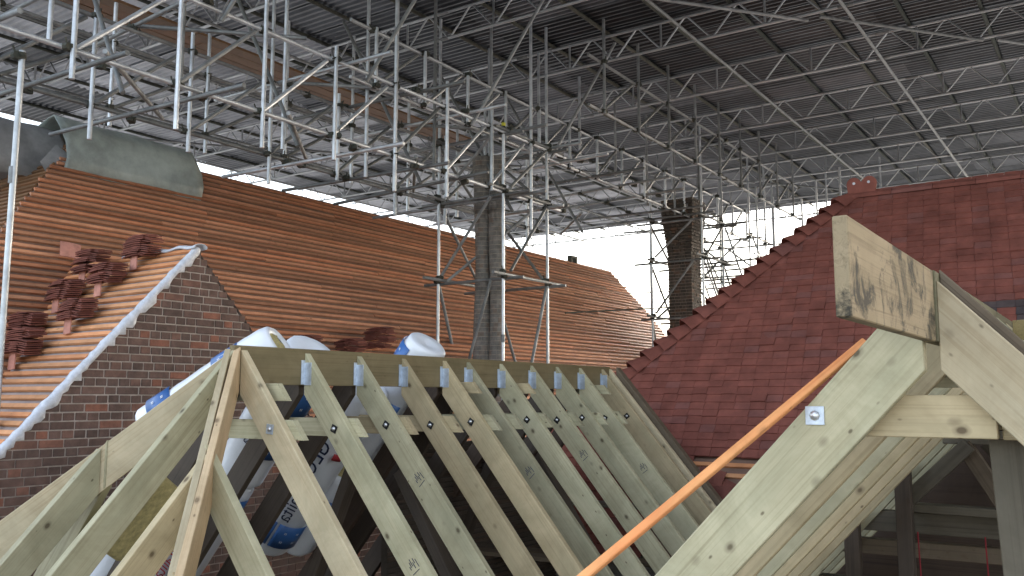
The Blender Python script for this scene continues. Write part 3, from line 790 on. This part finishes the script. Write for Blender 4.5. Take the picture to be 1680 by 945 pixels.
board('head', (-.85, 5.48, -.215), (.2, 5.48, -.215), .08, .07, 'old_wood', of)
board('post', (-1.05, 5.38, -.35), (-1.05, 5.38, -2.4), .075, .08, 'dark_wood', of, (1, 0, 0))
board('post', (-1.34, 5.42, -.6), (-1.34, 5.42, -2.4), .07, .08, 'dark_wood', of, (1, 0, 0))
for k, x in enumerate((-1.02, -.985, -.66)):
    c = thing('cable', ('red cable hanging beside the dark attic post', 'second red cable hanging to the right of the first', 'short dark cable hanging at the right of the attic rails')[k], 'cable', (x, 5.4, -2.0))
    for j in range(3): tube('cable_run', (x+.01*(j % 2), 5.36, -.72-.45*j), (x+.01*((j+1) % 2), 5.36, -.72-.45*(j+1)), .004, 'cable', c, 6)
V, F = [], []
for (p, q, w, h) in (((-.5, 6.68, .02), (.9, .08, .4), 0, 0), ((-.5, 6.75, -1.2), (3.0, .1, 2.0), 0, 0), ((-.9, 5.2, -2.45), (3.4, 4.2, .1), 0, 0)):  # end boarding is added so the gable interior stays dark
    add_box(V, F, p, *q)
tag(link('attic_floor_deck', mesh_py('attic_floor_deck', V, F, 'dark_wood')), 'dark attic deck, with end boarding added to darken the view behind the right gable frame', 'deck')
# dyed batten laid across the outside of the left slope
NF = Vector((-sin(PF), 0, cos(PF)))
o = board('roofing_batten', (-.748, 3.30, .190), (-1.488, 2.244, -.662), .038, .026, 'batten_dye', None, NF); tag(o, 'bright orange batten slanting across the scene in front of the rafters', 'batten')
# neighbouring ridge end at the right photo edge
o = board('ridge_stub', (-.36, 4.60, .27), (.35, 6.4, .27), .10, .15, 'pine_wet', None); tag(o, 'olive timber end at the right edge, above the pale rafter', 'timber')

# ------------------------------------------------------------------ chimneys
def lathe(name, prof, mat, parent, loc, seg=18, twist=0):
    V, F = [], []
    for i, (r, z) in enumerate(prof):
        for k in range(seg):
            a = 2*pi*k/seg + twist*z; rr = r*(1 + (.05 if k % 2 else 0)*(1 if twist else 0))
            V.append((loc[0]+rr*cos(a), loc[1]+rr*sin(a), z))
    for i in range(len(prof)-1):
        for k in range(seg): F.append((i*seg+k, i*seg+(k+1) % seg, (i+1)*seg+(k+1) % seg, (i+1)*seg+k))
    return link(name, mesh_py(name, V, F, mat), parent)
CX, CY = -8.62, 12.12
ch = thing('brick_chimney', 'slender clustered chimney shafts inside the nearer scaffold tower', 'chimney', (CX, CY, -6))
for dx, dy, r, ph in ((-.12, -.09, .135, 0), (.12, -.02, .125, 1.5), (.0, .16, .13, 3)):
    def rad(z): return r + .018*sin(z*2.2+ph) + (max(0, z-3.6)*.08 if z < 4.2 else .05)
    zz_ = [-2.0 + .3*k for k in range(23)]
    sh = lathe('shaft', [(rad(q)-.007, q) for q in zz_ if q < 4.05], 'mortar', ch, (CX+dx, CY+dy), 20)
    V, F = [], []; q = -1.95
    while q < 4.0:
        ra = rad(q); nb = 9; o_ = R.random()*6
        for k in range(nb):
            n = len(V)
            for j in range(4):
                a_ = o_ + 2*pi*(k + .02 + .96*j/3)/nb
                for rr2, dz in ((ra-.03, .0), (ra, .0), (ra, .066), (ra-.03, .066)):
                    V.append((CX+dx+rr2*cos(a_), CY+dy+rr2*sin(a_), q+dz))
            for j in range(3):
                for c in range(4): F.append((n+j*4+c, n+j*4+(c+1) % 4, n+j*4+4+(c+1) % 4, n+j*4+4+c))
            F += [(n, n+1, n+2, n+3), (n+12, n+13, n+14, n+15)]
        q += .0755
    o = link('brickwork', mesh_py('brickwork', V, F, 'chimney'), sh); o['kind'] = 'stuff'
V, F = [], []
add_box(V, F, (CX, CY, -4), 1.1, 1.1, 4.2); link('plinth', mesh_py('plinth', V, F, 'chimney'), ch)

C2X, C2Y = -8.62, 20.15
ch2 = thing('brick_chimney', 'square brick chimney stack inside the farther scaffold tower', 'chimney', (C2X, C2Y, -6))
V, F = [], []
z = -1.5; row = 0
while z < 4.75:
    h = .30 + (max(0, z-3.3)*.10 if z < 4.3 else .10)
    for side in range(4):
        q = Matrix.Rotation(side*pi/2, 3, 'Z'); n_ = 4 if row % 2 else 7; w = 2*h/n_
        for k in range(n_):
            add_box(V, F, Vector((C2X, C2Y, z)) + q @ Vector((-h + w*(k+.5), -h+.05+R.uniform(-.006, .006), 0)), w-.012, .1, .062, q)
    z += .0755; row += 1
o = link('brickwork', mesh_py('brickwork', V, F, 'chimney_dark'), ch2); o['kind'] = 'stuff'
V, F = [], []; add_box(V, F, (C2X, C2Y, -.65), .57, .57, 10.7); link('core', mesh_py('core', V, F, 'mortar'), ch2)

# ------------------------------------------------------------------ scaffolding
TR = .0258
XA, XB = -7.95, -9.25
ZL = (1.88, 3.23, 4.20, 5.02)
def tower(y0, y1, label, ztop, zb=-2.2):
    t = thing('scaffold_tower', label, 'scaffold tower', ((XA+XB)/2, (y0+y1)/2, -6), 'scaffold towers around the chimneys')
    legs = [(XA, y0), (XB, y0), (XA, y1), (XB, y1)]
    for k, (x, y) in enumerate(legs):
        lx = R.uniform(-.02, .02)
        tube('standard', (x+lx, y, -6), (x, y, ztop[k]), TR, 'tube', t)
        V_ = R.uniform(.2, 1.2); tube('sleeve', (x+lx*.4, y, V_), (x+lx*.4, y, V_+.12), TR*1.3, 'tube_dull', t)
        for z in ZL[:3]:
            coupler((x, y, z), t); coupler((x, y, z+.075), t)
    for z in ZL[:3]:
        for x in (XA, XB): tube('ledger', (x+.05, y0-.28-R.random()*.2, z+.03), (x+.05, y1+.25+R.random()*.3, z+.03), TR, 'tube_dull', t)
        for y in (y0, y1): tube('transom', (XB-.3-R.random()*.2, y+.05, z-.03), (XA+.3+R.random()*.2, y+.05, z-.03), TR, 'tube_dull', t)
    lv = (-1.2,) + ZL[:3]
    for a, b in zip(lv[:-1], lv[1:]):
        s = R.random() < .5
        tube('brace', (XA+.06, y0+(.12 if s else y1-y0-.12), a+.1), (XA+.06, y1-(.12 if s else y1-y0-.12), b-.05), TR, 'tube_dull', t)
        tube('brace', (XB+.12, y0-.06, a+.1), (XA-.2, y0-.06, b-.05), TR, 'tube_dull', t)
        tube('brace', (XA-.12, y1+.06, a+.1), (XB+.2, y1+.06, b-.05), TR, 'tube_dull', t)
        tube('brace', (XB-.06, y1-.1, a+.1), (XB-.06, y0+.1, b-.05), TR, 'tube_dull', t)
    tube('brace', (XB+.1, y0+.1, 1.9), (XA-.15, y1-.1, 3.2), TR, 'tube_dull', t)
    return t
t1 = tower(11.50, 12.80, 'scaffold tower caging the slender chimney in the middle', (4.30, 6.4, 6.4, 5.2))
V, F = [], []; add_cyl(V, F, (0, 0, 0), (0, 0, .05), .034, 10)
link('tube_cap', mesh_py('tube_cap', V, F, 'yellow'), t1, Matrix.Translation((XA, 11.50, 4.30)))
t2 = tower(19.65, 20.95, 'scaffold tower caging the square chimney, farther back', (6.4, 5.2, 6.4, 6.4))
t2b = tower(22.9, 24.2, 'farthest scaffold tower, behind the tiled hip', (6.4, 6.4, 6.4, 6.4))
# girders of tube and fitting along the valley line
def girder(x, y0, y1, zb, zt, label, step, hang, mat='tube', up_mat='tube'):
    t = thing('scaffold_girder', label, 'scaffold girder', (x, (y0+y1)/2, zb), 'tube and fitting girders carrying the roof')
    L = 6.0; y = y0
    while y < y1-.3:
        e_ = min(y+L, y1)
        for z in (zb, zt):
            o = R.uniform(-.015, .015); tube('chord', (x+o, y-.1, z), (x+o, e_+.1, z), TR, mat, t)
            coupler((x, e_, z), t)
        y = e_
    k = 0; y = y0 + .35
    while y < y1:
        lo, hi = hang(k)
        tube('upright', (x+.05, y, zb-lo), (x+.05, y, zt+hi), TR, up_mat, t)
        coupler((x+.02, y, zb), t); coupler((x+.02, y, zt), t)
        if y+step < y1:
            tube('diagonal', (x-.05, y+.06, zb+.02), (x-.05, y+step-.06, zt-.02), TR, mat if k % 3 else 'tube_dull', t)
        y += step; k += 1
    return t
rr_ = R.uniform
girder(XA, 1.8, 13.3, 3.23, 4.20, 'nearest tube girder, lower tier, hanging over the brick gable', 1.12, lambda k: (rr_(.05, .45), rr_(.1, .5)) if k % 3 else (.5, 2.1))
girder(XB, 2.5, 14.6, 3.20, 4.22, 'second tube girder, just beyond the nearest lower one', 1.25, lambda k: (rr_(.05, .35), rr_(.1, .4)) if k % 2 else (.4, 2.1), 'tube_dull')
girder(XA-.35, 8.5, 23.8, 4.25, 5.05, 'bright upper girder running from the middle tower to the farther one', 1.05, lambda k: (.03, .03), 'alloy')
girder(XB-.95, 3.0, 14.2, 3.55, 4.40, 'far tube girder under the brown plank run', 1.4, lambda k: (rr_(.1, .4), rr_(.1, 1.9)), 'tube_dull', 'tube')
girder(XA+1.0, 12.6, 24.0, 4.75, 5.60, 'right-hand girder nearest the tiled roof', 1.3, lambda k: (.05, .75), 'tube_dull', 'tube_dull')
# cross tubes and braces tying the girders
ct = thing('scaffold_bracing', 'tangle of cross tubes and braces tying the girders together', 'scaffold bracing', (XB, 10, 3.2))
y = 2.4; k = 0
while y < 21:
    for z in (3.17, 4.26):
        if R.random() < .9 and (z > 4 or y < 13.6):
            a, b = XB-1.2-R.random()*.4, XA+.35+R.random()*.5
            tube('cross_tube', (a, y+rr_(-.2, .2), z+rr_(-.06, .06)), (b, y+rr_(-.2, .2), z+rr_(-.06, .06)), TR, R.choice(('tube', 'tube_dull', 'tube_dull')), ct)
            coupler((XA, y, z), ct); coupler((XB, y, z), ct)
    if y > 14.5: pass
    elif k % 2 == 0:
        tube('plan_brace', (XA+.05, y, 3.3), (XB-.05, y+1.6, 3.3), TR, 'tube_dull', ct)
        tube('raking_brace', (XA-.1, y+.3, 3.0), (XB-.6, y+.5, 5.9), TR, 'tube_dull', ct)
    else:
        tube('plan_brace', (XB-.05, y, 4.3), (XA+.05, y+1.4, 4.3), TR, 'tube_dull', ct)
        tube('raking_brace', (XA, y+.2, 4.1), (XA+.9, y+.9, 6.2), TR, 'tube_dull', ct)
    y += 1.15; k += 1
for k in range(14):
    y = 3 + k*1.5
    tube('hanger', (XA-.6, y, (3.0 if y < 13 else 4.2)+rr_(0, .5)), (XA-.6, y, 6.3), TR, R.choice(('tube', 'tube_dull')), ct)
# tall poles at the left
for k, (x, y, z0, z1, lb) in enumerate(((-7.9, 3.93, -6, 3.05, 'tall bright pole standing at the left edge of the photo'),
        (-11.6, 5.55, -6, 3.0, 'short grey pole behind the hip battens at the left edge'))):
    o = thing('scaffold_pole', lb, 'pole', (x, y, z0)); tube('standard', (x-.07, y, z0), (x, y, z1), TR*1.05, 'tube', o); coupler((x, y, z1-.05), o)
    tube('sleeve', (x-.02, y, z1-1.2), (x-.02, y, z1-1.05), TR*1.4, 'tube_dull', o)
# plank runs on the girders
for lb, x0, y0, y1, z, nb in (('brown plank run high at the upper left under the sheeting', -10.95, 4.0, 13.0, 5.05, 3),):
    w = thing('plank_run', lb, 'planks', (x0, y0, z)); 
    for k in range(nb):
        y = y0 - R.random()*1.5
        while y < y1:
            L = 3.9; board('plank', (x0+k*.235, y, z+rr_(0, .01)), (x0+k*.235, min(y+L, y1+1), z+rr_(0, .01)), .225, .038, 'plank' if y0 < 6 else 'plank_dark', w); y += L+.01
# rusty light sheet hung between tower and girder
# ------------------------------------------------------------------ temporary roof
XL, XR, YN, YF, ZC = -21.2, 13.5, 2.6, 31.0, 6.58
tr = thing('temporary_roof', 'corrugated metal temporary roof covering the whole site', 'roof', (0, 0, ZC))
V, F = [], []
SW, SLN = 1.0, 3.1
nw = 7
cols = []
for i in range(nw*4+1):
    ph = i % 4; zz = (0, 0, .032, .032)[ph]; yy = SW*(i/(nw*4)); cols.append((yy, zz))
for (yy, zz) in cols: V += [(0, yy, zz), (SLN, yy, zz)]
for i in range(len(cols)-1): F.append((2*i, 2*i+2, 2*i+3, 2*i+1))
ME_SHEET = mesh_py('roof_sheet', V, F, 'sheet'); ME_SHEET_W = mesh_py('roof_sheet', V, F, 'sheet_white'); ME_SHEET_M = mesh_py('roof_sheet', V, F, 'sheet_mid')  # three sheet tones by position: pale left, mid band, mostly dark right
y = YN; r_ = 0
while y < YF - .2:
    x = XL
    while x < XR:
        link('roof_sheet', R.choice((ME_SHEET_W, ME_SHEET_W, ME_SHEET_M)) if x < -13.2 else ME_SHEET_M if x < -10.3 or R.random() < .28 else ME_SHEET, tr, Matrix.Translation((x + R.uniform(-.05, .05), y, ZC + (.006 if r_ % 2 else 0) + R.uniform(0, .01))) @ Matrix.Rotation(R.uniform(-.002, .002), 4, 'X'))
        x += 3.0
    y += .94; r_ += 1
x = -1.6 - 1.15*16
while x < XR:
    tube('purlin', (x, YN, ZC-.03), (x, YF, ZC-.03), TR*1.35, 'coupler', tr); x += 1.15
YB = [3.6, 6.2, 8.9, 11.5, 13.95, 16.57, 19.3, 21.7, 24.4, 27.1, 29.9]
ORD = ('nearest', 'second', 'third', 'fourth', 'fifth', 'sixth', 'seventh', 'eighth', 'ninth', 'tenth', 'farthest')
ZT2, ZB2 = ZC-.085, ZC-.55
for yb, od in zip(YB, ORD):
    lbm = thing('lattice_beam', '%s lattice beam from the camera under the corrugated sheeting' % od if od != 'farthest' else 'farthest lattice beam, along the bright open end of the roof', 'lattice beam', (-8, yb, ZB2), 'lattice beams under the temporary roof')
    for z in (ZT2, ZB2):
        x = XL
        while x < XR:
            e_ = min(x+6.0, XR); tube('chord', (x, yb, z), (e_, yb, z), TR, 'alloy', lbm); 
            if e_ < XR: tube('spigot', (e_-.12, yb, z), (e_+.12, yb, z), TR*1.25, 'tube_dull', lbm)
            x = e_
    x = XL + .2; k = 0
    lim = -1.0 + (yb-3)*.32
    while x < min(XR-1, lim):
        tube('web', (x, yb, ZB2), (x+.42, yb, ZT2), TR*.62, 'alloy', lbm, 6); tube('web', (x+.46, yb, ZT2), (x+.88, yb, ZB2), TR*.62, 'alloy', lbm, 6)
        if k % 2 == 0: tube('post', (x-.03, yb, ZB2), (x-.03, yb, ZT2), TR*.8, 'alloy', lbm, 6)
        x += .92; k += 1
# longitudinal bracing tubes under the beams, and raking braces
br = thing('roof_bracing', 'loose bracing tubes fixed under the lattice beams', 'bracing', (-6, 15, ZB2))
for x in (-19.2, -16.9, -14.0, -11.8, -5.6, -3.2, -.8):
    tube('long_brace', (x, 5, ZB2-.06), (x, 29.9, ZB2-.06), TR, 'tube_dull', br)
for k in range(10):
    x = -19 + k*2.2; y = YB[3+k % 6]
    tube('sway_brace', (x, y, ZB2-.08), (x+2.0, y+2.5, ZB2-.08), TR, 'tube_dull', br)
# ------------------------------------------------------------------ outer scaffold beyond the open end
os_ = thing('outer_scaffold', 'thin scaffold screen standing against the white sky beyond the roof end', 'scaffold', (-12, 27.5, -6))
for k in range(8):
    x = -21 + k*2.1; tube('standard', (x, 31.1, -6), (x, 31.1, 6.4), TR*.9, 'tube_dull', os_, 6)
for z in (1.3, 2.5, 3.9):
    tube('ledger', (-22, 31.05, z+.15), (-3, 31.05, z-.1), TR*.9, 'tube_dull', os_, 6)
for k in range(7):
    z = .9 + k*.42
    tube('guard_rail', (-8.0, 24.6, z), (-4.6, 24.8, z), TR*.9, 'tube_dull', os_, 6)
for x in (-9.4, -7.9, -6.4, -5.0): tube('standard', (x, 24.7, -6), (x, 24.7, 6.3), TR, 'tube', os_, 8)


# lower lift of tubes round the farther chimney, with toe boards
ll = thing('scaffold_lift', 'crowded lower scaffold lift against the bright gap beside the far chimney', 'scaffold', (-7, 22.5, -6))
for z in (1.25, 1.75, 2.30, 2.85, 3.35):
    for y in (21.3, 22.6):
        tube('ledger', (-9.0, y+rr_(-.2, .2), z+rr_(-.08, .08)), (-5.0, y+rr_(-.2, .2), z+rr_(-.08, .08)), TR, 'tube_dull', ll, 8)
    for x in (-7.2, -6.1): tube('transom', (x+rr_(-.2, .2), 20.8, z+.05), (x+rr_(-.2, .2), 24.4, z+.05), TR, R.choice(('tube', 'tube_dull')), ll, 8)
for x, y in ((-7.2, 21.3), (-6.1, 21.3), (-5.2, 21.3), (-7.2, 22.6), (-6.1, 22.6), (-5.2, 22.6)):
    tube('standard', (x, y, -6), (x, y, 4.6+rr_(0, .9)), TR, 'tube', ll, 8)
    for z in (1.25, 2.3, 3.35): coupler((x, y, z), ll)
for k in range(9):
    x = -8.4 + k*.42; tube('brace', (x, 21.25+.15*(k % 3), 1.2+.3*(k % 2)), (x+rr_(.5, 1.0)*R.choice((-1, 1)), 21.25+.15*(k % 3), 3.4+rr_(-.3, .8)), TR, R.choice(('tube', 'tube_dull')), ll, 8)
for k in range(3): board('toe_board', (-8.8, 22.2+k*.24, 1.62), (-5.2, 22.2+k*.24, 1.62), .225, .038, 'plank', ll)
